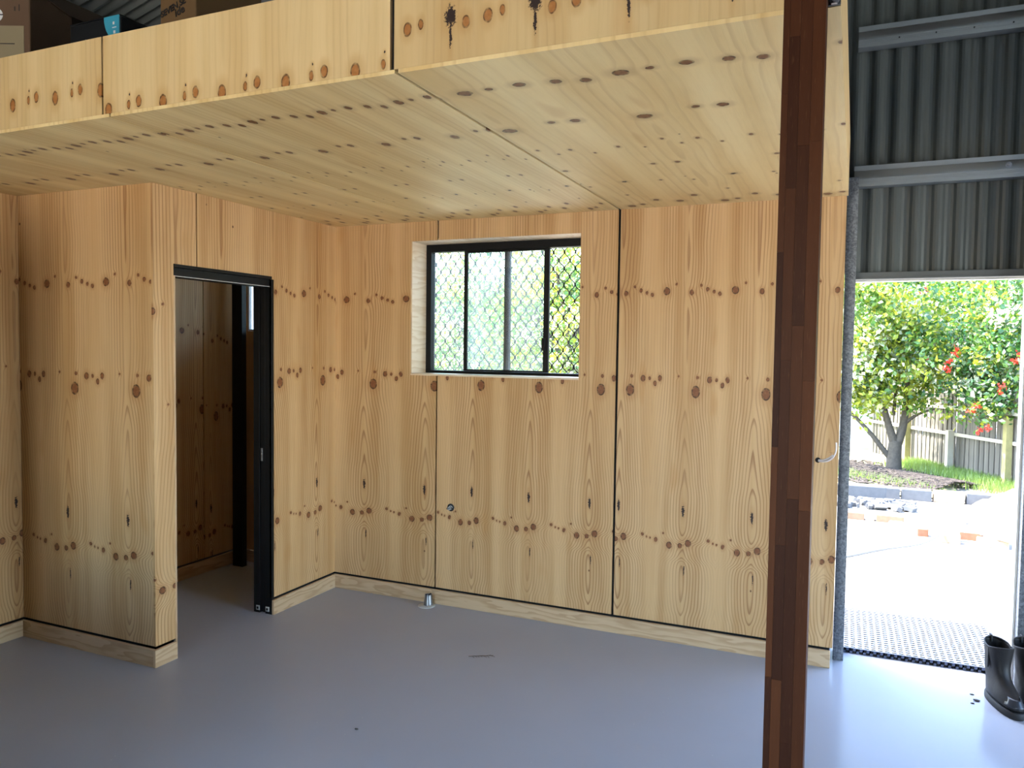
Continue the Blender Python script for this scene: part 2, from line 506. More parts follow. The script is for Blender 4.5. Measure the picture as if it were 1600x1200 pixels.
panel('plywood_panel', rect(J2 + g2_, 3.205, ZP, H), FB, PT, m_wall, wall_back, wall_uv(2.400, .377))
# ------------------------------------------------------------------ partition with the doorway
D0, D1, DZ = -1.386, -.643, 2.09
YD, XL = -1.5167, -1.03
wl = MB()
for r in ((YD + .0125, D0, 0, H), (D1 + .02, .0, 0, H), (D0, D1 + .02, DZ + .02, H)):
    wl.box(-.125, -.0125, r[0], r[1], r[2], r[3])
wl.box(XL + .0, -.0125, YD + .0125, YD + .12, 0, H)
wall_left = struct(wl.build('wall_left', m_gap))
FD = ((0, 0, 0), (0, 1, 0), (0, 0, 1), (1, 0, 0))
JD = -1.228
panel('plywood_panel', [(YD, ZP), (D0, ZP), (D0, DZ), (JD - gp, DZ), (JD - gp, H), (YD, H)], FD, PT, m_wall, wall_left, wall_uv(-1.37, .5, .17))
panel('plywood_panel', [(D1, ZP), (0, ZP), (0, H), (JD + gp, H), (JD + gp, DZ), (D1, DZ)], FD, PT, m_wall, wall_left, wall_uv(-.199, .426))
FF = ((0, YD, 0), (1, 0, 0), (0, 0, 1), (0, -1, 0))
panel('plywood_panel', rect(XL + .001, -.0122, ZP, H), FF, PT, m_wall, wall_left, wall_uv(-.192, .459, .015))
# inner lining of the partition and the doorway reveal
panel('plywood_panel', rect(XL, -.137, 0, H), ((0, YD + .133, 0), (1, 0, 0), (0, 0, 1), (0, 1, 0)), PT, m_wall, wall_left, wall_uv(.1, .4))
panel('plywood_panel', rect(D1 + .02, .19, 0, H), ((-.137, 0, 0), (0, 1, 0), (0, 0, 1), (-1, 0, 0)), PT, m_wall, wall_left, wall_uv(.1, .4))
board('reveal_board', -.137, .0005, D0 - .001, D0 + .012, 0, DZ - .06, wall_left, 2)
# ------------------------------------------------------------------ outer left wall
wall_side = struct(MB().box(XL - .10, XL - .0625, -6.5, .24, 0, 3.66).build('wall_outer_left', m_colorbond))
FL = ((XL, 0, 0), (0, 1, 0), (0, 0, 1), (1, 0, 0))
panel('plywood_panel', rect(-2.70, YD - .0, ZP, H), FL, PT, m_wall, wall_side, wall_uv(-1.55, .40, -.01))
panel('plywood_panel', rect(-3.905, -2.708, ZP, H), FL, PT, m_wall, wall_side, wall_uv(-3.1, .40, -.01))
panel('plywood_panel', rect(-6.4, -3.913, ZP, H), FL, PT, m_wall, wall_side, wall_uv(-3.1, .40, -.01))
FI = ((-1.06, 0, 0), (0, 1, 0), (0, 0, 1), (1, 0, 0))
panel('plywood_panel', rect(-1.38, -.141, ZP, H), FI, PT, m_wall, wall_side, wall_uv(-.60, .39, .24))
panel('plywood_panel', rect(-.133, .235, ZP, H), FI, PT, m_wall, wall_side, wall_uv(-.07, .36, .3))
board('baseboard', -1.06, -1.042, -1.38, .235, 0, .092, wall_side, 1)
# ------------------------------------------------------------------ skirting boards
bb = struct(board('baseboard_back', 0.0, J1 - .012, -.018, 0, 0, .092, None, 0))
board('baseboard', J1 - .0115, 3.195, -.018, 0, 0, .092, bb, 0)
bl = struct(board('baseboard_left', 0, .018, D1 + .001, -.018, 0, .092, None, 1))
board('baseboard', 0, .018, YD - .018, D0 - .004, 0, .092, bl, 1)
bf = struct(board('baseboard_front', XL + .018, 0.0, YD - .018, YD, 0, .092, None, 0))
bo = struct(board('baseboard_outer', XL, XL + .018, -6.4, YD - .0, 0, .092, None, 1))
# ------------------------------------------------------------------ soffit and mezzanine
YF = -2.4037
ceiling = struct(MB().box(XL, 3.20, YF + .014, .0, H + .0125, H + .05).build('ceiling', m_gap))
FC = ((0, 0, H), (1, 0, 0), (0, 1, 0), (0, 0, -1))
def suv(hole, P): return lambda a, b: ((a - hole) * .516 / P, b)
panel('plywood_panel', rect(XL, J1 - .005, YF, 0), FC, PT, m_soffit, ceiling, suv(.58, .30))
panel('plywood_panel', rect(J1 + .002, J2 - .007, YF, 0), FC, PT, m_soffit, ceiling, suv(1.21, .31))
panel('plywood_panel', rect(J2 + .006, 3.212, YF, 0), FC, PT, m_soffit, ceiling, suv(2.062, .512))
deck = struct(MB().box(XL, 3.19, YF + .02, .2, 2.66, 2.70).box(XL, 3.19, YF + .03, YF + .075, H + .05, 2.66).box(3.14, 3.19, YF + .075, 0, H + .05, 2.66)
              .build('floor_mezzanine', m_dark_in))
f1 = struct(MB().box(XL, 3.19, YF + .0125, YF + .03, H + .013, 2.765).build('trim_1', m_gap))
FA = ((0, YF, 0), (1, 0, 0), (0, 0, 1), (0, -1, 0))
ZF = 2.770
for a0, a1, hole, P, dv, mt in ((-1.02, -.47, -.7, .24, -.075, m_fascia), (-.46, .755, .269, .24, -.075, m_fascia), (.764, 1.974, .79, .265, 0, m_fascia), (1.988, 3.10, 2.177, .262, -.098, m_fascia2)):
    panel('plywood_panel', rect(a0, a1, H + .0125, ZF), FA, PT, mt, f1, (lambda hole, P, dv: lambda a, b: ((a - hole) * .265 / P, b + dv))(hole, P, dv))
f2 = struct(MB().box(3.19, 3.2, YF + .013, 0, H + .013, 2.765).build('trim_2', m_gap))
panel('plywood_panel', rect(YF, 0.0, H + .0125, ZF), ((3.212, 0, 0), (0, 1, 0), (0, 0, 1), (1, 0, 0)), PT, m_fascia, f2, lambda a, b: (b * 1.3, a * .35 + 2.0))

# ------------------------------------------------------------------ floor
floor = struct(MB().box(XL - .1, 6.36, -6.5, .30, -.12, 0).build('floor', m_floor))

# ------------------------------------------------------------------ gable wall of the shed
def corr(x0, x1, z0, z1, y, pitch, amp, zf=None, n=8):
    mb = MB(); vs = []
    N = int(round((x1 - x0) / pitch * n))
    for i in range(N + 1):
        x = x0 + (x1 - x0) * i / N
        s_ = math.sin(2 * math.pi * x / pitch); s_ = math.copysign(abs(s_) ** .55, s_) * amp
        zt = zf(x) if zf else z1
        vs += [(x, y + s_, z0), (x, y + s_, zt)]
    fs = [(2 * i, 2 * i + 2, 2 * i + 3, 2 * i + 1) for i in range(N)]
    mb.add(vs, fs); return mb
def roof_z(x): return 3.63 + .27 * (min(x, 3.5) - XL) - max(0, x - 3.5) * .27
OX0, OX1, OZ = 3.262, 4.045, 2.075
wg = corr(3.19, 4.10, OZ + .03, 0, .285, .102, .011, roof_z)
for a, b_, z0, z1 in ((XL - .1, -.955, 0, 2.62), (-.955, -.28, 0, 1.775), (-.955, -.28, 2.34, 2.62), (-.28, .50, 0, 2.62), (.50, 1.80, 0, 1.45), (1.80, 3.19, 0, 2.62), (4.10, 6.3, 0, 2.62)):
    wg.v += []; q = corr(a, b_, z0, z1, .285, .102, .011); wg.add(q.v, q.f)
q = corr(XL - .1, 3.19, 2.62, 0, .285, .102, .011, roof_z); wg.add(q.v, q.f)
q = corr(4.10, 6.3, 2.62, 0, .285, .102, .011, roof_z); wg.add(q.v, q.f)
q = corr(.50, 1.80, 2.40, 2.62, .285, .102, .011); wg.add(q.v, q.f)
wall_gable = wg.build('wall_gable', m_colorbond, smooth=False)
sm = wall_gable.modifiers.new('gauge', 'SOLIDIFY'); sm.thickness = .002
struct(wall_gable)
def girt(z):
    mb = MB()
    # top hat batten: outer flanges against the sheet, two lips towards the room
    mb.box(3.235, 6.3, .268, .271, z - .055, z + .055)
    mb.box(3.235, 6.3, .205, .271, z + .052, z + .055)
    mb.box(3.235, 6.3, .202, .205, z + .030, z + .055)
    mb.box(3.235, 6.3, .205, .271, z - .055, z - .052)
    mb.box(3.235, 6.3, .202, .205, z - .055, z - .012)
    mb.box(3.235, 6.3, .1985, .202, z - .036, z - .031)
    mb.box(3.235, 6.3, .1985, .202, z - .018, z - .012)
    return mb.build('girt', m_girt, wall_gable)
girt(2.618); gz = girt(3.352)
MB().lathe([(.0, .188), (.008, .189), (.010, .194), (.010, .198), (.014, .198), (.014, .2015)], (3.945, 0, 2.625), 'y', 12).build('bolt', m_steel, wall_gable, True)
for x in (3.43, 3.60, 3.77, 3.94):
    MB().lathe([(.0, .196), (.004, .197), (.004, .2015)], (x, 0, 3.352 - .026), 'y', 8).build('screw', m_rubber, wall_gable)
MB().box(3.23, 4.12, .225, .30, OZ - .005, OZ + .032).box(3.23, 4.12, .222, .226, OZ - .005, OZ + .006).build('lintel', m_lintel, wall_gable, bevel=.002)
box('head_light_strip', 3.25, 4.06, .30, .36, OZ - .012, OZ + .012, m_pale_trim, wall_gable)  # pale strip standing in for the bright gap of daylight under the lintel
def ccol(x0, x1, y0, y1, z1, side):
    mb = MB(); t = .004
    mb.box(x0, x1, y0, y0 + t, 0, z1); mb.box(x0, x1, y1 - t, y1, 0, z1)
    xs = x0 if side < 0 else x1 - t
    mb.box(xs, xs + t, y0 + t, y1 - t, 0, z1)
    xo = x1 - t if side < 0 else x0
    mb.box(xo, xo + t, y0 + t, y0 + .022, 0, z1); mb.box(xo, xo + t, y1 - .022, y1 - t, 0, z1)
    return mb
ccol(3.205, 3.259, .125, .262, 2.60, 1).build('column', m_galv, wall_gable)
ccol(4.055, 4.105, .125, .262, roof_z(4.08) - .02, -1).build('column', m_galv, wall_gable)
box('edge_strip', 4.044, 4.054, .20, .29, 0, OZ, m_pale_trim, wall_gable)
wr = struct(MB().box(4.115, 6.29, .113, .13, 0, 2.45).build('wall_right_lining', m_gap))
for a0, a1 in ((4.115, 5.31), (5.32, 6.285)):
    panel('plywood_panel', rect(a0, a1, ZP, 2.45), ((0, .10, 0), (1, 0, 0), (0, 0, 1), (0, -1, 0)), PT, m_wall, wr, wall_uv(a0 + .2, .39))
board('baseboard', 4.115, 6.285, .082, .10, 0, .092, wr, 0)

# ------------------------------------------------------------------ roof, right wall, front
rf = MB()
N = 560
for sx in (-1, 1):
    vs = []
    x0, x1 = (XL - .35, 3.5) if sx < 0 else (6.75, 3.5)
    for i in range(N + 1):
        y = -7.0 + 7.6 * i / N
        dz = .013 * math.sin(2 * math.pi * y / .076)
        vs += [(x0, y, 3.63 + .27 * ((x0 - XL) if sx < 0 else (3.5 - XL - (x0 - 3.5))) + dz + .02), (x1, y, 3.63 + .27 * (3.5 - XL) + dz + .02)]
    rf.add(vs, [(2 * i, 2 * i + 2, 2 * i + 3, 2 * i + 1) for i in range(N)])
roof = struct(rf.build('roof', plain('roof_sheet_underside', (.22, .24, .23), .45), smooth=True))
box('purlin', XL - .02, XL + .08, -6.5, .24, 3.56, 3.64, m_dark_in, roof)
XR = 6.3
wall_right = struct(MB().box(XR, XR + .04, -.25, .30, 0, 3.9).box(XR, XR + .04, -6.5, -2.5, 0, 3.9).box(XR, XR + .04, -2.5, -.25, 2.55, 3.9).build('wall_right', m_colorbond))
wf = MB().box(XL - .1, .4, -6.54, -6.5, 0, 3.5).box(2.7, 6.34, -6.54, -6.5, 0, 3.5).box(.4, 2.7, -6.54, -6.5, 2.4, 3.5)
q = [(XL - .1, -6.54, 3.5), (6.34, -6.54, 3.5), (3.5, -6.54, 4.85)]
wf.add(q + [(x, -6.5, z) for x, y, z in q], [(0, 1, 2), (5, 4, 3), (0, 3, 4, 1), (1, 4, 5, 2), (2, 5, 3, 0)])
wall_front = struct(wf.build('wall_front', m_colorbond))

# ------------------------------------------------------------------ window
win = empty('window_1', (WX0, .1, WZ0)); win['kind'] = 'structure'
def at(o, par): o.matrix_parent_inverse = par.matrix_basis.inverted(); return o
yr = .195
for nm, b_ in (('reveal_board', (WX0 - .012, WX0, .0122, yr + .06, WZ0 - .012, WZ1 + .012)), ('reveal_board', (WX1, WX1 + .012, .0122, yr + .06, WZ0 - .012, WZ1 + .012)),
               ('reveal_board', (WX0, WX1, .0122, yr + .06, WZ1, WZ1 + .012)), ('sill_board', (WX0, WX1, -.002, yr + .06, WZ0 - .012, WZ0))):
    at(board(nm, *b_, win, 1 if 'sill' not in nm else 0, m_pine_lit), win)
def wbox(nm, b_, m, bevel=.002): return at(box(nm, *b_, m, win, bevel), win)
fw = .038
wbox('window_frame', (WX0 + .0005, WX0 + fw, yr, yr + .06, WZ0 + .0005, WZ1 - .0005), m_black)
wbox('window_frame', (WX1 - fw, WX1 - .0005, yr, yr + .06, WZ0 + .0005, WZ1 - .0005), m_black)
wbox('window_frame', (WX0 + fw, WX1 - fw, yr, yr + .06, WZ1 - .05, WZ1 - .0005), m_black)
wbox('window_frame', (WX0 + fw, WX1 - fw, yr, yr + .06, WZ0 + .0005, WZ0 + .018), m_black)
# mullion of the fixed light, the two stiles of the sliding sash
wbox('mullion', (1.165, 1.205, yr + .030, yr + .055, WZ0 + .018, WZ1 - .05), m_black)
sash = at(MB().box(.885, .908, yr + .004, yr + .026, WZ0 + .019, WZ1 - .051).box(1.452, 1.488, yr + .004, yr + .026, WZ0 + .019, WZ1 - .051)
          .box(.908, 1.452, yr + .004, yr + .026, WZ1 - .064, WZ1 - .051).box(.908, 1.452, yr + .004, yr + .026, WZ0 + .019, WZ0 + .030).build('sliding_sash', m_black, win, bevel=.002), win)
at(MB().box(1.448, 1.470, yr - .014, yr + .004, 1.66, 1.74).box(1.452, 1.458, yr - .022, yr - .014, 1.665, 1.735).build('sash_latch', m_black, sash, bevel=.002), sash)
wbox('glass_pane', (WX0 + fw, 1.166, yr + .042, yr + .046, WZ0 + .018, WZ1 - .05), m_glass, 0)
wbox('glass_pane', (.908, 1.452, yr + .013, yr + .017, WZ0 + .03, WZ1 - .064), m_glass, 0)
# diamond grille outside the glass
gm = MB(); px_, pz_ = .0372, .104
ym = yr + .085
k = 0
x = WX0 + .01
while x < WX1 + .01:
    pts, rs = [], []
    nz = int((WZ1 - WZ0) / pz_ * 12)
    for i in range(nz + 1):
        z = WZ0 - .01 + (WZ1 - WZ0 + .02) * i / nz
        c_ = math.cos(2 * math.pi * z / pz_)
        c_ = math.copysign(abs(c_) ** .8, c_)
        dx = (px_ / 2 - .0012) * c_ * (1 if k % 2 else -1)
        pts.append((x + dx, ym, z)); rs.append(.0028 + .0024 * abs(c_) ** 8)
    gm.tube(pts, rs, 5)
    x += px_; k += 1
sg = at(gm.build('security_mesh', m_black, win, True), win); sg['kind'] = 'stuff'
wbox('mesh_frame', (WX0 - .02, WX0 + .012, ym - .012, ym + .012, WZ0 - .02, WZ1 + .02), m_black)
wbox('mesh_frame', (WX1 - .012, WX1 + .02, ym - .012, ym + .012, WZ0 - .02, WZ1 + .02), m_black)

# small window of the room behind the doorway
win2 = empty('window_2', (-1.0, .24, 1.75)); win2['kind'] = 'structure'
def w2(nm, b_, m): o = box(nm, *b_, m, win2); return at(o, win2)
w2('window_frame', (-.955, -.940, .20, .245, 1.79, 2.32), m_white); w2('window_frame', (-.30, -.28, .20, .245, 1.79, 2.32), m_white)
w2('window_frame', (-.955, -.28, .20, .245, 1.775, 1.79), m_white); w2('window_frame', (-.955, -.28, .20, .245, 2.32, 2.34), m_white)
w2('glass_pane', (-.94, -.30, .22, .224, 1.79, 2.32), m_glass)
wb2 = MB()
for r in ((-1.06, -.955, 0, H), (-.28, -.137, 0, H), (-.955, -.28, 0, 1.775), (-.955, -.28, 2.34, H)):
    wb2.box(r[0], r[1], .24, .252, r[2], r[3])
wb2 = struct(wb2.build('wall_rear', m_wall))
board('baseboard', -1.04, -.137, .222, .24, 0, .092, wb2, 0)
tag(ccol(-1.0, -.905, .085, .13, H - .003, 1).build('steel_column', m_black), 'black steel column in the corner of the small room behind the doorway', 'column')

# ------------------------------------------------------------------ sliding door
d1 = empty('door_1', (0, D1, 0)); d1['kind'] = 'structure'
def dbox(nm, b_, m, bevel=.0015): return at(box(nm, *b_, m, d1, bevel), d1)
dbox('door_head', (-.137, .004, D0 + .001, D1 + .004, DZ - .018, DZ), m_black)
dbox('door_track', (-.125, -.012, D0 + .013, D1, DZ - .062, DZ - .018), m_black)
dbox('track_lip', (-.012, -.008, D0 + .013, D1, DZ - .064, DZ - .060), m_grey_pl, 0)
dbox('door_jamb', (-.048, .004, D1 - .0, D1 + .020, 0, DZ - .018), m_black)
dbox('door_jamb', (-.139, -.092, D1 - .0, D1 + .020, 0, DZ - .018), m_black)
leaf = dbox('door_leaf', (-.088, -.052, D1 + .004, D1 + .60, .012, DZ - .066), m_black)
lp = at(MB().box(-.084, -.070, D1 + .002, D1 + .0045, .955, 1.035).box(-.082, -.073, D1 + .0005, D1 + .0025, 1.010, 1.030).box(-.082, -.073, D1 + .0005, D1 + .0025, .960, .972).build('latch_plate', m_steel, leaf, bevel=.0005), leaf)
at(MB().lathe([(.0, D1 - .002), (.003, D1 - .002), (.004, D1 + .003)], (-.075, 0, 1.0), 'y', 10).build('latch_screw', m_grey_pl, leaf), leaf)
for xx in (-.105, -.030):
    gd = at(MB().box(xx - .014, xx + .014, D1 - .004, D1 + .0005, .016, .046).build('floor_guide', m_grey_pl, d1, bevel=.002), d1)
    at(MB().box(xx - .007, xx + .007, D1 - .006, D1 - .0035, .024, .038).build('floor_guide', m_black, d1), d1)
tag(MB().lathe([(.022, 0), (.024, .004), (.024, .03), (.018, .045), (.0, .05)], (-.175, -.50, 0), 'z', 18).build('door_stop', m_rubber, None, True),
    'small round black door stop on the floor behind the black door jamb', 'door stop')

# ------------------------------------------------------------------ laminated post
px0, px1, py0, py1 = 3.0935, 3.184, -2.498, -2.408
post = empty('timber_post', ((px0 + px1) / 2, (py0 + py1) / 2, 0))
tag(post, 'dark reddish brown laminated timber post standing in front of the mezzanine', 'post')
cols = [0, .015, .038, .064, .091]
zt = roof_z(px0) - .03
random.seed(21)
at(box('core', px0 + .001, px1 - .001, py0 + .030, py1 - .001, 0, zt, m_merbau, post), post)
def stave_col(a0, a1, axis):
    z = -random.random() * .35
    while z < zt:
        z2 = min(zt, z + random.uniform(.28, .62))
        zz = max(0, z)
        if z2 - zz > .01:
            if axis == 0: b_ = (px0 + a0 + .0002, px0 + a1 - .0002, py0 + random.uniform(0, .0006), py0 + .030, zz, z2 - .0004)
            else: b_ = (px1 - .001, px1 + random.uniform(0, .0005), py0 + a0, py0 + a1 - .0002, zz, z2 - .0004)
            at(box('stave', *b_, m_merbau, post), post)
        z = z2
for i in range(4): stave_col(cols[i], cols[i + 1], 0)
for i in range(3): stave_col(.030 + i * .02, .030 + (i + 1) * .02, 1)
# steel bracket beside the post
br = empty('beam_bracket', (3.19, YF, 2.5))
tag(br, 'dark steel bracket with a bolt beside the top of the timber post', 'bracket')
at(MB().box(3.183, 3.212, YF - .006, YF, H + .002, 2.76).build('plate', m_lintel, br, bevel=.001), br)
at(MB().lathe([(.0, YF - .030), (.008, YF - .030), (.008, YF - .016), (.013, YF - .016), (.013, YF - .006)], (3.198, 0, 2.497), 'y', 6).build('bolt', m_steel, br), br)

# unseen low bench and tall cupboard, added to block light on the left side
t = empty('bench_light_blocker', (.3, -3.35, 0))
tag(t, 'added low wooden bench, unseen light blocker left of the camera', 'bench')
at(box('bench_top', -.40, 1.0, -3.65, -3.10, .58, .62, m_merbau, t), t)
at(box('shelf', -.36, .96, -3.60, -3.14, .08, .11, m_merbau, t), t)
at(box('back_board', -.36, .96, -3.62, -3.60, .11, .58, m_merbau, t), t)
for lx in (-.38, .92):
    for ly in (-3.63, -3.18): at(box('leg', lx, lx + .06, ly, ly + .06, 0, .58, m_merbau, t), t)
t = empty('cupboard_light_blocker', (-.72, -2.75, 0))
tag(t, 'added tall grey cupboard, unseen light blocker by the outer left wall', 'cupboard')
at(box('body', -1.0, -.46, -3.15, -2.25, .05, 2.15, m_colorbond, t), t)
for a_, b_ in ((-3.145, -2.705), (-2.695, -2.255)):
    dd = at(box('door', -.46, -.445, a_, b_, .07, 2.13, m_colorbond, t), t)
for ly in (-2.73, -2.68): at(box('handle', -.445, -.425, ly, ly + .012, 1.0, 1.15, m_steel, t), t)
at(box('plinth', -.98, -.48, -3.13, -2.27, 0, .05, m_black, t), t)

# ------------------------------------------------------------------ small fittings
t = empty('floor_pipe', (.786, -.052, 0))
tag(t, 'short galvanised pipe stub with grey flange on the floor by the skirting', 'pipe')
at(MB().lathe([(.056, 0), (.056, .003), (.048, .007), (.024, .007)], (.780, -.078, 0), 'z', 24).build('flange', m_grey_pl, t, True), t)
at(MB().lathe([(.029, .007), (.028, .03), (.024, .052), (.023, .074), (.018, .074), (.018, .05)], (.788, -.070, 0), 'z', 24).build('pipe', m_steel, t, True), t)
at(MB().tube([(.788, -.070, .05), (.796, -.076, .074), (.815, -.085, .088)], .004, 6).build('cable', m_rubber, t, True), t)
t = empty('cable_grommet', (.907, 0, .64))
tag(t, 'round black cable grommet with coiled cable ends in the plywood left of the window joint', 'grommet')
at(MB().lathe([(.018, .0), (.024, -.0005), (.025, -.004), (.019, -.006), (.017, -.003)], (.910, 0, .641), 'y', 20).build('ring', m_rubber, t, True), t)
for cx, cz, r_ in ((.905, .636, .010), (.914, .642, .011)):
    at(MB().tube([(cx + r_ * math.cos(a / 8 * 2 * math.pi), -.012 - a * .0008, cz + r_ * math.sin(a / 8 * 2 * math.pi)) for a in range(8)], .0025, 6).build('cable', m_grey_pl, t, True), t)
at(MB().lathe([(.0, -.016), (.007, -.016), (.007, -.003)], (.893, 0, .634), 'y', 12).build('plug', m_rubber, t, True), t)
t = empty('electrical_cable', (3.105, 0, 1.10))
tag(t, 'pale electrical cable ends curling out of a hole in the right plywood sheet', 'cable')
at(MB().lathe([(.0, -.0008), (.013, -.0008), (.014, .0)], (3.105, 0, 1.102), 'y', 18).build('hole', m_gap, t), t)
def bez(pts, n=16):
    P = [Vector(q) for q in pts]; out = []
    m_ = len(P) - 1
    for i in range(n + 1):
        s_ = i / n; q = Vector((0, 0, 0))
        for j, p_ in enumerate(P): q += p_ * (math.comb(m_, j) * s_ ** j * (1 - s_) ** (m_ - j))
        out.append(q)
    return out
cA = bez([(3.105, .004, 1.098), (3.135, -.02, 1.092), (3.185, -.04, 1.10), (3.20, -.05, 1.15), (3.192, -.05, 1.205)])
at(MB().tube(cA, .0042, 8).build('sheath', m_white_cable, t, True), t)
cB = bez([(3.106, .004, 1.104), (3.13, -.015, 1.102), (3.155, -.03, 1.112), (3.178, -.035, 1.138)])
at(MB().tube(cB, .0042, 8).build('sheath', m_white_cable, t, True), t)
at(MB().tube([q + Vector((.004, .004, -.003)) for q in cB[:14]], .0045, 8).build('sheath', plain('grey_sheathing', (.20, .17, .19), .5), t, True), t)
cC = bez([cB[-1], (3.18, -.035, 1.152), (3.165, -.035, 1.155), (3.152, -.035, 1.152)], 8)
at(MB().tube(cC, .0014, 6).build('copper_end', m_copper, t, True), t)

# debris on the floor
t = MB()
random.seed(3)
for i in range(9):
    a = random.uniform(-.5, .5); x0, y0 = 1.40 + i * .012, -.70 + i * .007
    t.tube([(x0, y0, .002), (x0 + .02, y0 + .008 + a * .01, .004), (x0 + .035, y0 + a * .02, .002)], .0013, 4)
tag(t.build('dry_twig', plain('dry_twig_brown', (.10, .065, .04), .9)), 'dry brown twig lying on the floor below the window', 'twig')
m_crumb = plain('dirt', (.06, .05, .045), .95)
for i, (x, y, s_, lb) in enumerate(((3.845, -.055, .006, 'smallest dirt crumb near the boots'), (3.855, -.125, .010, 'pale brown flat dirt crumb on the blue floor beside the boot toe'),
                                    (3.835, -.165, .006, 'thin dark dirt crumb closest to the camera beside the boots'), (1.325, -1.63, .006, 'lone dark dirt crumb on the open floor left of the post'))):
    bm = bmesh.new(); bmesh.ops.create_icosphere(bm, subdivisions=1, radius=1)
    for v_ in bm.verts: v_.co = Vector((v_.co.x * s_ * 1.6, v_.co.y * s_, v_.co.z * s_ * .45)) * random.uniform(.8, 1.2)
    me = bpy.data.meshes.new('dirt_crumb'); bm.to_mesh(me); bm.free()
    o = link('dirt_crumb', me, m_crumb); o.location = (x, y, s_ * .4)
    tag(o, lb, 'dirt')

# ------------------------------------------------------------------ perforated mat
def make_mat():
    nx, ny, px_, py_ = 24, 34, .0345, .0342
    hx, hy, z0, z1 = .0115, .0070, .004, .030
    vs, fs = [], []
    for j in range(ny):
        for i in range(nx):
            cx, cy = (i + .5) * px_, (j + .5) * py_
            k = len(vs)
            for (dx, dy) in ((-px_ / 2, -py_ / 2), (px_ / 2, -py_ / 2), (px_ / 2, py_ / 2), (-px_ / 2, py_ / 2)): vs.append((cx + dx, cy + dy, z1))
            for (dx, dy) in ((-hx, -hy), (hx, -hy), (hx, hy), (-hx, hy)): vs.append((cx + dx, cy + dy, z1))
            for (dx, dy) in ((-hx, -hy), (hx, -hy), (hx, hy), (-hx, hy)): vs.append((cx + dx, cy + dy, z0))
            for a in range(4):
                b_ = (a + 1) % 4
                fs.append((k + a, k + b_, k + 4 + b_, k + 4 + a)); fs.append((k + 4 + a, k + 4 + b_, k + 8 + b_, k + 8 + a))
    mb = MB(); mb.add(vs, fs); mb.mi = [0, 1] * (len(fs) // 2)
    W_, L_ = nx * px_, ny * py_
    mb.box(0, W_, .004, L_, 0, .003, 1)
    # front edge: two rows of staggered links with gaps
    for r in range(2):
        for i in range(nx):
            x0 = i * px_ + (px_ / 2 if r else 0)
            mb.box(x0, x0 + px_ * .38, -.002, .004, r * .014, r * .014 + .013, 2)
    for a in ((0, .002), (W_ - .002, W_)): mb.box(a[0], a[1], .004, L_, 0, z1)
    mb.box(0, W_, -.002, .003, .0275, .030, 2)
    return mb
mt = make_mat().build('rubber_mat', [m_mat, m_rubber, plain('mat_edge_shade', (.10, .12, .19), .6)])  # shade painted as dark blue on the front edge, black on the slot walls
mt.location = (3.222, .262, .0005); mt.rotation_euler = (0, 0, .012)
tag(mt, 'perforated link door mat lying outside the open doorway', 'mat')

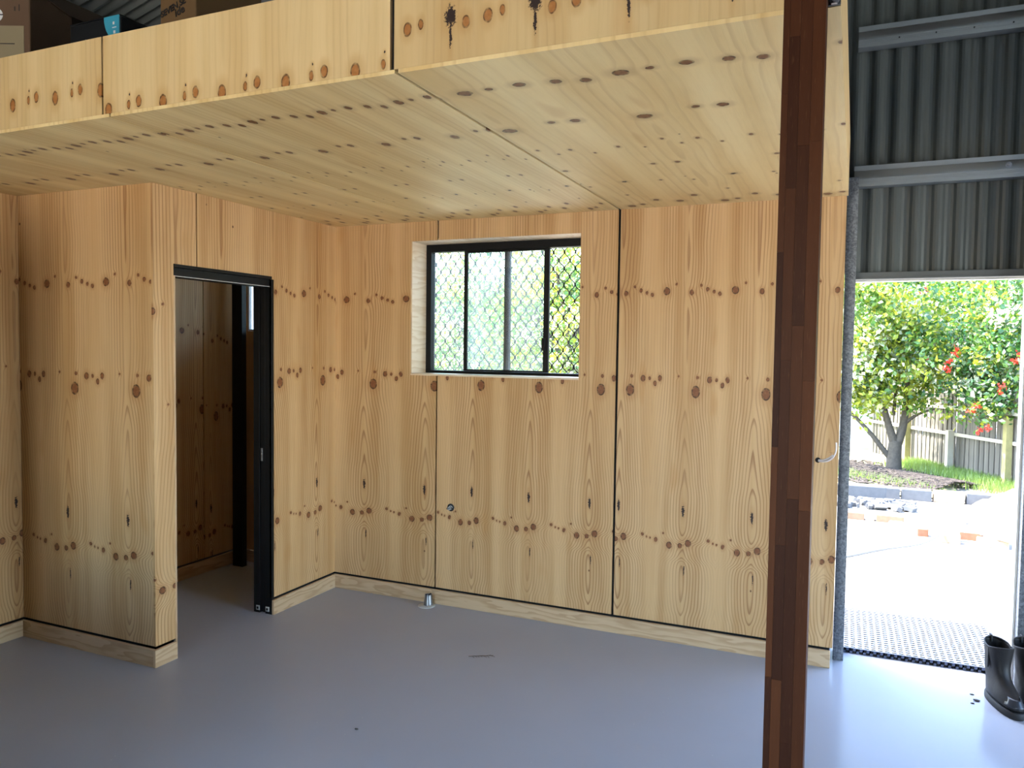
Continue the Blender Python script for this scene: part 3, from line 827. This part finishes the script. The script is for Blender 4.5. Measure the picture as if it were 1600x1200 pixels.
# ------------------------------------------------------------------ boots
def make_boot(mirror=1):
    root = empty('work_boot')
    n = 28
    # outline rings (centre y, half width, half length, z): toe towards -y
    rings = [(-.045, .047, .145, .030), (-.045, .049, .148, .045), (-.040, .050, .143, .062), (-.028, .049, .130, .080), (-.006, .047, .108, .100),
             (.014, .046, .088, .125), (.026, .047, .076, .150), (.030, .049, .072, .180), (.030, .051, .074, .215), (.029, .054, .078, .250), (.029, .057, .083, .275)]
    vs, fs = [], []
    for (cy, hw, hl, z) in rings:
        for k in range(n):
            a = 2 * math.pi * k / n
            ca, sa = math.cos(a), math.sin(a)
            x = hw * math.copysign(abs(ca) ** .85, ca); y = cy + hl * math.copysign(abs(sa) ** .9, sa)
            zz = z + (.010 * math.sin(3 * a + 1) * .3 if .1 < z < .2 else 0)
            if z > .26: zz += .016 * abs(sa) - .010 + (.006 if sa > 0 else 0)
            if .09 < z < .20:
                w_ = .0055 * math.sin(z * 230 + 2.4 * a); x += w_ * ca; y += w_ * sa
            vs.append((x * mirror, y, zz))
    R_ = len(rings)
    for i in range(R_ - 1):
        for k in range(n):
            k2 = (k + 1) % n; fs.append((i * n + k, i * n + k2, (i + 1) * n + k2, (i + 1) * n + k))
    # inside of the shaft
    for (cy, hw, hl, z) in ((.029, .053, .079, .274), (.030, .046, .070, .20), (.028, .042, .068, .10)):
        for k in range(n):
            a = 2 * math.pi * k / n; ca, sa = math.cos(a), math.sin(a)
            zz = z + (.016 * abs(sa) - .010 + (.006 if sa > 0 else 0) if z > .26 else 0)
            vs.append((hw * math.copysign(abs(ca) ** .85, ca) * mirror, cy + hl * math.copysign(abs(sa) ** .9, sa), zz))
    for i in range(R_ - 1, R_ + 2):
        for k in range(n):
            k2 = (k + 1) % n; fs.append((i * n + k, i * n + k2, (i + 1) * n + k2, (i + 1) * n + k))
    fs.append(tuple((R_ + 2) * n + k for k in range(n)))
    fs.append(tuple(range(n - 1, -1, -1)))
    up = MB().add(vs, fs).build('upper', m_leather, root, True)
    sb = up.modifiers.new('soft', 'SUBSURF'); sb.levels = 1; sb.render_levels = 1
    mb = MB(); sv = []
    for z, g_ in ((0, .003), (.004, .006), (.024, .006), (.032, .002)):
        for k in range(n):
            a = 2 * math.pi * k / n; ca, sa = math.cos(a), math.sin(a)
            sv.append(((.048 + g_) * math.copysign(abs(ca) ** .85, ca) * mirror, -.045 + (.146 + g_) * math.copysign(abs(sa) ** .9, sa), z))
    sf = [(i * n + k, i * n + (k + 1) % n, (i + 1) * n + (k + 1) % n, (i + 1) * n + k) for i in range(3) for k in range(n)]
    sf += [tuple(range(n - 1, -1, -1)), tuple(3 * n + k for k in range(n))]
    mb.add(sv, sf).build('sole', m_sole, root, True)
    # toe bumper patch: shallow cap on the toe
    tv, tf = [], []
    for i in range(6):
        for j in range(9):
            a = -math.pi / 2 + (j - 4) / 4 * .95
            s_ = i / 5
            hw, hl, z = .0505 - .010 * s_, .1495 - .022 * s_, .052 + .034 * s_
            ca, sa = math.cos(a), math.sin(a)
            tv.append((hw * math.copysign(abs(ca) ** .85, ca) * (1 - .25 * s_) * mirror, -.044 + hl * math.copysign(abs(sa) ** .9, sa), z))
    for i in range(5):
        for j in range(8): tf.append((i * 9 + j, i * 9 + j + 1, (i + 1) * 9 + j + 1, (i + 1) * 9 + j))
    tc = MB().add(tv, tf).build('toe_cap', m_toe, root, True)
    sd = tc.modifiers.new('thick', 'SOLIDIFY'); sd.thickness = .003; sd.offset = 1
    MB().box(-.052 * mirror - .003, -.052 * mirror + .003, .012, .045, .165, .262).build('elastic_gore', m_rubber, root, bevel=.002)
    MB().tube([(0, .106, .23), (0, .118, .26), (0, .116, .295), (0, .104, .293), (0, .102, .26)], .0045, 6).build('pull_tab', m_rubber, root, True)
    MB().tube([(.055 * math.cos(a) * mirror, .029 + .081 * math.sin(a), .272 + .016 * abs(math.sin(a)) - .008 + (.005 if math.sin(a) > 0 else 0)) for a in [2 * math.pi * i / 24 for i in range(25)]], .0035, 6).build('top_binding', m_leather, root, True)
    return root
b1 = make_boot(1); b1.location = (3.955, -.095, 0); b1.rotation_euler = (0, 0, math.radians(16))
tag(b1, 'worn black pull on work boot with scuffed toe, nearer the doorway', 'boot')
b2 = make_boot(-1); b2.location = (4.075, -.050, 0); b2.rotation_euler = (0, 0, math.radians(8))
tag(b2, 'black work boot mostly cut off, standing against the galvanised column', 'boot')

# ------------------------------------------------------------------ cartons on the mezzanine
def carton(name, x0, x1, y0, y1, z0, z1, mat, rz=0.0):
    c_ = ((x0 + x1) / 2, (y0 + y1) / 2, z0)
    r = empty(name, c_)
    dx, dy, dz = (x1 - x0) / 2, (y1 - y0) / 2, z1 - z0
    MB().box(-dx, dx, -dy, dy, 0, dz - .004).build('body', mat, r, bevel=.006)
    MB().box(-dx, dx, -dy, -.002, dz - .004, dz).box(-dx, dx, .002, dy, dz - .004, dz).build('flap', mat, r)
    r.rotation_euler = (0, 0, rz)
    return r
zd = 2.70
c1 = carton('cardboard_box', -.974, -.414, -2.018, -1.658, zd, 3.36, m_card, math.radians(23.7))
tag(c1, 'large brown cardboard box with a cream label at the left end of the mezzanine', 'box')
lbx = MB().box(-.10, .252, -.1825, -.180, .20, .470).build('label', m_label, c1)
MB().box(.02, .208, -.1835, -.1825, .384, .388).build('label_line', m_ink, lbx)
lg = MB()
lg.lathe([(.0, -.1825), (.032, -.1825), (.032, -.1800)], (.121, 0, .520), 'y', 20)
lg = lg.build('sticker', m_white, c1)
MB().box(.10, .156, -.1835, -.1825, .518, .523).build('sticker_bar', m_ink, lg)
MB().box(.207, .213, -.1815, -.180, .54, .56).build('scuff', m_dark_in, c1); MB().box(.228, .233, -.1815, -.180, .54, .57).build('scuff', m_dark_in, c1)
c2 = carton('black_carton', -.05, .27, -1.92, -1.55, 2.93, 3.115, m_black_box)
tag(c2, 'flat black carton with a blue printed corner above the fascia joint', 'box')
bc = MB(); arc = [(.155, .09)] + [(.155 - .10 * math.sin(a), .185 - .11 * (math.cos(a))) for a in [i / 8 * math.pi / 2 for i in range(9)]]
pts = [(.157, .070), (.157, .183)] + [(.157 - .095 * math.sin(i / 8 * math.pi / 2) ** 1, .070 + .113 * (1 - math.cos(i / 8 * math.pi / 2))) for i in range(8, 0, -1)]
bc.add([(x, -.1875, z) for x, z in pts] + [(x, -.1845, z) for x, z in pts], [tuple(range(len(pts))), tuple(range(2 * len(pts) - 1, len(pts) - 1, -1))])
bc = bc.build('blue_corner', m_blue, c2)
for b_ in ((.118, .128, .145, .157), (.115, .140, .130, .134), (.122, .134, .105, .118)): MB().box(b_[0], b_[1], -.1885, -.1875, b_[2], b_[3]).build('print', m_white, bc)
for b_ in ((-.148, -.118, .06, .066), (-.066, -.060, .06, .10), (-.057, -.054, .055, .105)): MB().box(b_[0], b_[1], -.1875, -.185, b_[2], b_[3]).build('print', m_grey_pl, c2)
c5 = carton('plain_carton', -.08, .30, -1.94, -1.50, zd, 2.929, m_dark_in)
tag(c5, 'dark carton underneath the flat black carton with the blue corner', 'box')
c4 = carton('written_carton', .488, .690, -1.90, -1.50, zd, 3.32, m_card2)
tag(c4, 'tan cardboard box with black handwriting near the middle of the mezzanine', 'box')
def text(body, size, loc, rot, mat, parent, ext=.0006):
    cu = bpy.data.curves.new('lettering', 'FONT'); cu.body = body; cu.size = size; cu.extrude = ext; cu.offset = .0012; cu.shear = .12
    o = bpy.data.objects.new('lettering_source', cu); C.objects.link(o)
    dg = bpy.context.evaluated_depsgraph_get()
    me = bpy.data.meshes.new_from_object(o.evaluated_get(dg))
    bpy.data.objects.remove(o)
    me.materials.clear()
    q = link('lettering', me, mat, parent); q.location = loc; q.rotation_euler = rot
    return q
text('SEVEN SE', .036, (-.093, -.2015, .370), (math.pi / 2, math.radians(-17), 0), m_ink, c4)
text('ide', .046, (-.012, -.2015, .362), (math.pi / 2, math.radians(-15), 0), m_ink, c4)

# ------------------------------------------------------------------ outside ground
def gz_(y): return -.045 - .02 * max(0, y)
def terrain(name, x0, x1, y0, y1, nx, ny, mat, dz=0.0, rough=.0):
    vs, fs = [], []
    for j in range(ny + 1):
        for i in range(nx + 1):
            x = x0 + (x1 - x0) * i / nx; y = y0 + (y1 - y0) * j / ny
            vs.append((x, y, gz_(y) + dz + rough * random.uniform(-1, 1)))
    for j in range(ny):
        for i in range(nx):
            a = j * (nx + 1) + i; fs.append((a, a + 1, a + nx + 2, a + nx + 1))
    mb = MB().add(vs, fs); return mb.build(name, mat)
g0 = struct(terrain('ground', -40, 45, .30, 40, 40, 40, m_ground))
struct(box('threshold', 2.6, 4.6, .30, 1.75, -.12, -.001, m_ground))
g1 = MB().box(-40, XL - .1, -40, .30, -.3, -.05).box(6.36, 45, -40, .30, -.3, -.05).box(XL - .1, 6.36, -40, -6.5, -.3, -.05)
struct(g1.build('bounce_driveway', plain('warm_bounce_concrete', (.62, .55, .43), .85, 0, .1, 1.5)))  # unseen ground, made pale and warm to bounce sunlight into the shed
struct(terrain('lawn', -14, 4.6, 6.75, 30, 30, 30, m_lawn, .02, .015))

# leaves --------------------------------------------------------------
def leaf_cloud(name, centres, n, size, mats, weights, parent=None, lumps=40, shell=.55, kind='stuff', lump_r=.28):
    """n folded leaves gathered in lumps inside ellipsoids (cx, cy, cz, rx, ry, rz)"""
    centres = np.array(centres, float)
    vol = centres[:, 3] * centres[:, 4] * centres[:, 5]
    pick = rng.choice(len(centres), size=lumps, p=vol / vol.sum())
    d = rng.normal(size=(lumps, 3)); d /= np.linalg.norm(d, axis=1)[:, None]
    rad = shell + (1 - shell) * rng.random(lumps) ** .6
    lc = centres[pick, :3] + d * rad[:, None] * centres[pick, 3:]
    li = rng.integers(0, lumps, n)
    pos = lc[li] + rng.normal(size=(n, 3)) * lump_r * np.array([1, 1, .75]) * .6
    t = rng.normal(size=(n, 3)) + np.array([0, 0, -.35]); t /= np.linalg.norm(t, axis=1)[:, None]
    r_ = rng.normal(size=(n, 3)); s_ = np.cross(t, r_); s_ /= np.linalg.norm(s_, axis=1)[:, None]
    nn = np.cross(t, s_)
    L = size * (0.6 + .8 * rng.random(n))[:, None]
    W = L * .30
    v0 = pos; v1 = pos + t * L * .5 + s_ * W + nn * L * .08; v2 = pos + t * L; v3 = pos + t * L * .5 - s_ * W + nn * L * .08
    vs = np.stack([v0, v1, v2, v3], 1).reshape(-1, 3)
    me = bpy.data.meshes.new(name)
    me.vertices.add(4 * n); me.vertices.foreach_set('co', vs.ravel().astype(np.float32))
    idx = np.arange(4 * n).reshape(n, 4)
    tri = np.concatenate([idx[:, [0, 1, 2]], idx[:, [0, 2, 3]]], 1).reshape(-1, 3)
    me.loops.add(6 * n); me.loops.foreach_set('vertex_index', tri.ravel().astype(np.int32))
    me.polygons.add(2 * n)
    me.polygons.foreach_set('loop_start', np.arange(0, 6 * n, 3, dtype=np.int32))
    for m in mats: me.materials.append(m)
    lw = rng.choice(len(mats), size=lumps, p=weights)
    mi = np.where(rng.random(n) < .6, lw[li], rng.choice(len(mats), size=n, p=weights))
    me.polygons.foreach_set('material_index', np.repeat(mi, 2).astype(np.int32))
    me.update(); me.validate()
    o = link(name, me, None, parent)
    if kind: o['kind'] = kind
    return o
def limb(pts, r0, r1):
    pts = bez(pts, 10); return pts, [r0 + (r1 - r0) * i / 10 for i in range(11)]

tr = empty('garden_tree', (3.89, 9.2, gz_(9.2)))
tag(tr, 'small bushy tree with forked trunk growing in the mulch bed', 'tree')
zb = gz_(9.2) - .05
tk = MB()
for P_, a, b_ in (([(3.89, 9.2, zb), (3.87, 9.2, .05), (3.90, 9.2, .30)], .125, .095), ([(3.89, 9.2, .22), (3.80, 9.15, .50), (3.70, 9.2, .80), (3.62, 9.2, 1.25)], .07, .03),
                  ([(3.91, 9.2, .22), (4.02, 9.2, .5), (4.05, 9.25, .85), (4.02, 9.2, 1.6)], .075, .03), ([(3.82, 9.2, .03), (3.66, 9.15, .22), (3.52, 9.1, .48), (3.16, 9.1, .78)], .045, .026),
                  ([(4.0, 9.2, .55), (4.15, 9.2, .75), (4.42, 9.2, .82)], .03, .012), ([(3.85, 9.2, .7), (3.9, 9.3, 1.1), (3.86, 9.4, 1.6)], .03, .012)):
    tk.tube(*limb(P_, a, b_), 9)
at(tk.build('trunk', m_bark, tr, True), tr)
at(leaf_cloud('foliage', [(3.75, 9.2, 1.45, 1.0, .9, .62), (3.3, 9.2, 1.75, .9, .8, .9), (4.15, 9.3, 1.9, .75, .8, .8), (3.75, 9.2, 2.6, 1.1, .9, .7), (3.35, 9.0, 1.05, .5, .5, .35), (4.25, 9.2, 1.0, .45, .4, .2)], 15000, .085,
               [leafA, leafB, leafC, leafD], [.46, .30, .08, .16], tr, 150, .35, lump_r=.24), tr)
sh = empty('flowering_shrub', (5.2, 8.75, gz_(8.75)))
tag(sh, 'dark leafy shrub with red flowers hanging over the paling fence', 'shrub')
st = MB()
for P_ in ([(5.35, 8.9, gz_(8.9) - .05), (5.3, 8.8, .8), (5.0, 8.7, 1.9)], [(5.4, 8.9, gz_(8.9) - .05), (5.5, 8.8, 1.0), (5.6, 8.7, 2.2)]): st.tube(*limb(P_, .05, .02), 7)
at(st.build('stem', m_bark, sh, True), sh)
at(leaf_cloud('foliage', [(5.25, 8.7, 1.75, .85, .7, .7), (5.6, 8.7, 2.3, .9, .7, .8), (4.95, 8.6, 1.25, .5, .4, .5), (5.4, 8.5, 1.05, .45, .4, .35)], 12000, .075,
               [leafC, leafB, leafA, leafD], [.40, .26, .14, .20], sh, 120, .3, lump_r=.24), sh)
for (x, y, z) in ((4.27, 8.6, 1.60), (4.52, 8.4, 1.58), (4.45, 8.4, 1.50), (4.58, 8.3, 1.66), (5.25, 8.0, 1.60), (5.30, 8.0, 1.68), (5.10, 8.1, 1.17), (5.14, 8.05, 1.26), (4.86, 8.2, .95), (4.80, 8.2, .88), (4.98, 8.1, .66), (4.90, 8.2, .60),
                  (5.42, 7.9, 2.1), (4.2, 8.9, 2.62), (4.50, 8.4, 1.42), (4.60, 8.35, 1.74)):
    fl = leaf_cloud('flower_cluster', [(x, y, z, .035, .03, .03)], 16, .045, [m_red], [1.0], sh, 4, .3, 'stuff', .03); at(fl, sh)

lbl = iter(['tall loose lime green tree behind the garden tree', 'broad mid green tree behind the flowering shrub', 'silvery green tree far behind the fence on the far right', 'dense dark tree furthest behind the doorway view',
            'yellow green tree seen through the right half of the window', 'pale green tree seen through the middle of the window', 'silvery tree seen through the left of the window', 'dark tree filling the gap behind the window view'])
for (x, y, R_, hz, n_, wts) in ((3.2, 13.8, 2.3, 3.6, 15000, [.55, .25, .05, .15]), (6.6, 12.6, 2.2, 3.4, 15000, [.35, .35, .15, .15]), (8.8, 15.5, 2.8, 3.8, 13000, [.15, .3, .1, .45]), (5.4, 18.5, 3.2, 4.2, 13000, [.25, .35, .25, .15]),
                             (-1.6, 9.6, 1.9, 2.9, 13000, [.36, .32, .06, .26]), (-4.3, 11.5, 2.2, 3.0, 13000, [.28, .32, .06, .34]), (-7.6, 13.0, 2.3, 3.0, 11000, [.2, .25, .05, .5]), (-3.0, 15.5, 3.0, 3.6, 11000, [.3, .35, .2, .15])):
    tt = empty('tree', (x, y, gz_(y)))
    tag(tt, next(lbl), 'tree', 'trees in the garden beyond')
    k_ = MB(); k_.tube(*limb([(x, y, gz_(y) - .1), (x + .1, y, hz * .35), (x, y, hz * .75)], .16, .07), 8)
    for q in range(4):
        a = q * 1.6 + x; k_.tube(*limb([(x, y, hz * .4), (x + .5 * R_ * math.cos(a) * .6, y + .3 * math.sin(a), hz * .7), (x + R_ * .7 * math.cos(a), y + R_ * .5 * math.sin(a), hz * 1.05)], .06, .02), 6)
    at(k_.build('trunk', m_bark, tt, True), tt)
    at(leaf_cloud('foliage', [(x, y, hz * .72, R_, R_ * .8, hz * .45), (x + .3, y, hz * 1.15, R_ * .75, R_ * .7, hz * .35), (x, y, hz * .36, R_ * .8, R_ * .6, hz * .28)], int(n_ * 1.5), .085 if x < 0 else .105, [leafA, leafB, leafC, leafD], wts, tt, 170, .4, lump_r=.36), tt)

# paling fence --------------------------------------------------------
fn = empty('paling_fence', (4.9, 9.5, gz_(9.5)))
tag(fn, 'weathered grey timber paling fence with pale rails behind the trees', 'fence')
A, B = Vector((5.95, 7.14, 0)), Vector((3.62, 12.3, 0))
dv = (B - A); Lf = dv.length; dv.normalize(); nv = Vector((dv.y, -dv.x, 0))
if nv.y > 0: nv = -nv
n_p = int(Lf / .062)
pal_me = None
ang = math.atan2(dv.y, dv.x)
for i in range(n_p):
    p_ = A + dv * (i * .062 + .031)
    if pal_me is None:
        o = MB().box(-.0295, .0295, -.008, .008, 0, 1.36).build('paling', m_paling, fn); pal_me = o.data
    else:
        o = link('paling', pal_me, None, fn)
    o.location = Vector((p_.x, p_.y, gz_(p_.y) + random.uniform(-.01, .02))) - fn.location - nv * (.012 if i % 2 else 0)
    o.rotation_euler = (random.uniform(-.01, .01), random.uniform(-.012, .012), ang)
def fbar(name, s0, s1, h0, h1, off, th, mat):
    a = A + dv * s0 + nv * off; b_ = A + dv * s1 + nv * off
    mb = MB(); vs = []
    for q in (a, b_):
        for z in (h0, h1):
            for t_ in (0, th): vs.append((q.x + nv.x * t_, q.y + nv.y * t_, gz_(q.y) + z))
    mb.add(vs, [(0, 1, 3, 2), (4, 6, 7, 5), (0, 4, 5, 1), (2, 3, 7, 6), (0, 2, 6, 4), (1, 5, 7, 3)])
    return at(mb.build(name, mat, fn), fn)
for h in (.615, 1.03): fbar('rail', 0, Lf, h, h + .05, .01, .04, m_rail)
fbar('kickboard', 0, Lf, -.02, .03, .012, .02, m_rail)
sp_ = lambda x: (A.x - x) / abs(dv.x)
for x, mt_ in ((5.36, m_post_y), (4.775, m_rail), (4.235, m_post_y)):
    s0 = sp_(x); fbar('fence_post', s0 - .04, s0 + .04, -.05, .70 if mt_ is m_rail else 1.0, .05, .09, mt_)

# white building behind -------------------------------------------------
hw = empty('white_garden_wall', (2.2, 13.3, gz_(13.3)))
tag(hw, 'white rendered garden wall behind the small tree', 'wall')
MB().box(-2.2, 1.55, -.1, .1, -.05, .98).build('wall_body', m_white_wall, hw)
MB().box(-2.25, 1.6, -.14, .14, .98, 1.03).build('coping', m_white_wall, hw)

# mulch, grass ---------------------------------------------------------
def mulch_bed():
    n = 2600
    u_ = rng.random(n); t_ = rng.normal(size=n) * .32
    P0, P1 = np.array([2.6, 9.9]), np.array([4.60, 7.75])
    pos = P0 + (P1 - P0) * u_[:, None] + np.stack([t_ * .9, t_ * 1.1], 1)
    mb = MB()
    for i in range(n):
        x, y = pos[i]; z = gz_(y) + .03 + .10 * math.exp(-(t_[i] / .3) ** 2)
        M_ = Matrix.Translation((x, y, z)) @ Matrix.Rotation(random.uniform(0, 6.3), 4, 'Z') @ Matrix.Rotation(random.uniform(-.6, .6), 4, 'X')
        l = random.uniform(.03, .075); mb.box(-l, l, -.014, .014, -.008, .008, 0, M_)
    # soil mound below
    return mb
o = mulch_bed().build('bark_mulch', m_mulch)
tag(o, 'dark bark mulch heaped around the foot of the garden tree', 'mulch', None, 'stuff')
def grass(name, label, n, fn_, hh):
    vs, fs = [], []
    for i in range(n):
        x, y = fn_()
        z = gz_(y) + .015; a = random.uniform(0, 6.28); h_ = hh * random.uniform(.5, 1.3); lx, ly = random.uniform(-.4, .4) * h_, random.uniform(-.4, .4) * h_
        k = len(vs); c_, s_ = math.cos(a) * .008, math.sin(a) * .008
        vs += [(x - c_, y - s_, z), (x + c_, y + s_, z), (x + lx, y + ly, z + h_)]; fs.append((k, k + 1, k + 2))
    o = MB().add(vs, fs).build(name, m_grass)
    return tag(o, label, 'grass', None, 'stuff')
random.seed(5)
def along():
    s_ = random.uniform(.3, 3.6); q = A + dv * (s_ + .3) + nv * abs(random.gauss(.1, .28)); return q.x, q.y
grass('grass_tuft', 'long green grass growing along the foot of the paling fence', 5500, along, .13)
def front_():
    s_ = random.random(); return 2.8 + 1.5 * s_ + random.gauss(0, .12), 9.0 - 1.3 * s_ + random.gauss(0, .22)
grass('grass_patch', 'sparse light grass in front of the mulch bed', 2200, front_, .09)

# edging blocks, bricks ------------------------------------------------
random.seed(11)
x = 2.75; i = 0
bl_lab = ['grey edging block at the left end of the garden edge row', 'grey edging block second along the garden edge row', 'grey edging block below the tree in the edge row', 'grey edging block right of the tree in the edge row',
          'pale edging block near the right end of the edge row', 'grey edging block at the right end of the edge row']
for i in range(6):
    L_ = .34; y = 6.55 + .015 * i
    bm_ = MB().box(-L_ / 2, L_ / 2, -.07, .07, 0, .14)
    o = bm_.build('edging_block', m_block if i not in (4,) else m_brick2, None, bevel=.008)
    o.location = (3.0 + i * .36 - .05, y, gz_(y)); o.rotation_euler = (0, 0, random.uniform(-.05, .05))
    tag(o, bl_lab[i], 'block', 'edging blocks along the garden')
o = MB().box(-.22, .22, -.09, .09, 0, .19).build('concrete_block', m_block, None, bevel=.01); o.location = (3.45, 6.25, gz_(6.2)); o.rotation_euler = (0, 0, .06)
tag(o, 'light grey concrete block lying in front of the edging row', 'block')
def rubble():
    mb = MB()
    for i in range(70):
        x, y = random.uniform(3.1, 3.95), random.uniform(5.5, 6.1)
        M_ = Matrix.Translation((x, y, gz_(y) + .03)) @ Matrix.Rotation(random.uniform(0, 6), 4, 'Z') @ Matrix.Rotation(random.uniform(-.6, .6), 4, 'X')
        l = random.uniform(.02, .07); mb.box(-l, l, -l * .7, l * .7, -.02, .03, 0, M_)
    return mb
tag(rubble().build('stone_rubble', m_block), 'grey stone rubble heaped before the edging row', 'rubble', None, 'stuff')
blab = ['orange brick at the left of the short brick row', 'small pale brick between two orange bricks', 'long orange brick at the right of the short brick row', 'pale brick under the stacked paver', 'cream paver lying on loose bricks',
        'brown brick behind the hose', 'white paver at the right of the loose pile', 'tan brick tilted at the right of the loose pile', 'small dark brick end left of the cream paver', 'pale flat brick in front of the white paver', 'pale flat stone left of the loose pile']
bs = [(3.30, 4.85, .115, m_brick, .02, 0, 0), (3.472, 4.85, .045, m_brick2, .0, 0, 0), (3.67, 4.84, .135, m_brick, -.06, 0, 0), (4.13, 4.02, .11, m_brick2, -.1, 0, 0), (4.12, 4.14, .17, m_white_wall, -.12, .06, 0),
      (4.36, 4.28, .10, m_brick, -.1, 0, 0), (4.56, 4.18, .14, m_white_wall, -.12, .045, 0), (4.60, 4.02, .10, m_brick2, 1.25, .045, .1), (3.93, 4.24, .05, m_brick, .1, .0, 0), (4.50, 4.0, .13, m_brick2, -.15, 0, 0), (3.80, 4.42, .16, m_white_wall, -.15, 0, 0)]
for (x, y, hl, m_, rz, dz, rx), lb in zip(bs, blab):
    o = MB().box(-hl, hl, -.055, .055, 0, .075).build('brick', m_, None, bevel=.005)
    o.location = (x, y, gz_(y) + dz * 1.67); o.rotation_euler = (rx, 0, rz)
    tag(o, lb, 'brick', 'loose bricks and pavers')
hp = [(2.6, 2.35), (3.0, 2.62), (3.23, 2.80), (3.45, 3.22), (3.70, 3.50), (3.95, 3.74), (4.12, 4.0), (4.25, 4.42), (4.33, 4.62), (4.42, 4.62), (4.50, 4.46), (4.56, 4.27)]
hh_ = [0, 0, 0, 0, 0, .01, .12, .10, .09, .07, .15, .12]
o = MB().tube([(x, y, gz_(y) + .012 + h_) for (x, y), h_ in zip(hp, hh_)], .010, 8).build('garden_hose', m_hose, None, True)
sb = o.modifiers.new('soft', 'SUBSURF'); sb.levels = 1; sb.render_levels = 2
tag(o, 'thin grey garden hose snaking across the pale ground over loose bricks', 'hose')
# dirt mound at the right
mv, mf = [], []
N_ = 22
for j in range(N_ + 1):
    for i in range(N_ + 1):
        a, b_ = i / N_ * 2 - 1, j / N_ * 2 - 1
        r_ = math.hypot(a, b_); hgt = .30 * max(0, 1 - r_ * r_) + (random.uniform(-.02, .025) if r_ < .95 else 0)
        mv.append((5.35 + a * .75, 6.35 + b_ * 1.0, gz_(6.35 + b_) - .03 + hgt))
for j in range(N_):
    for i in range(N_): q = j * (N_ + 1) + i; mf.append((q, q + 1, q + N_ + 2, q + N_ + 1))
o = MB().add(mv, mf).build('dirt_mound', plain('pale_soil', (.24, .21, .175), .95, 0, .5, 9.0), None)
tag(o, 'mound of pale dug soil beside the right edge of the doorway', 'mound')
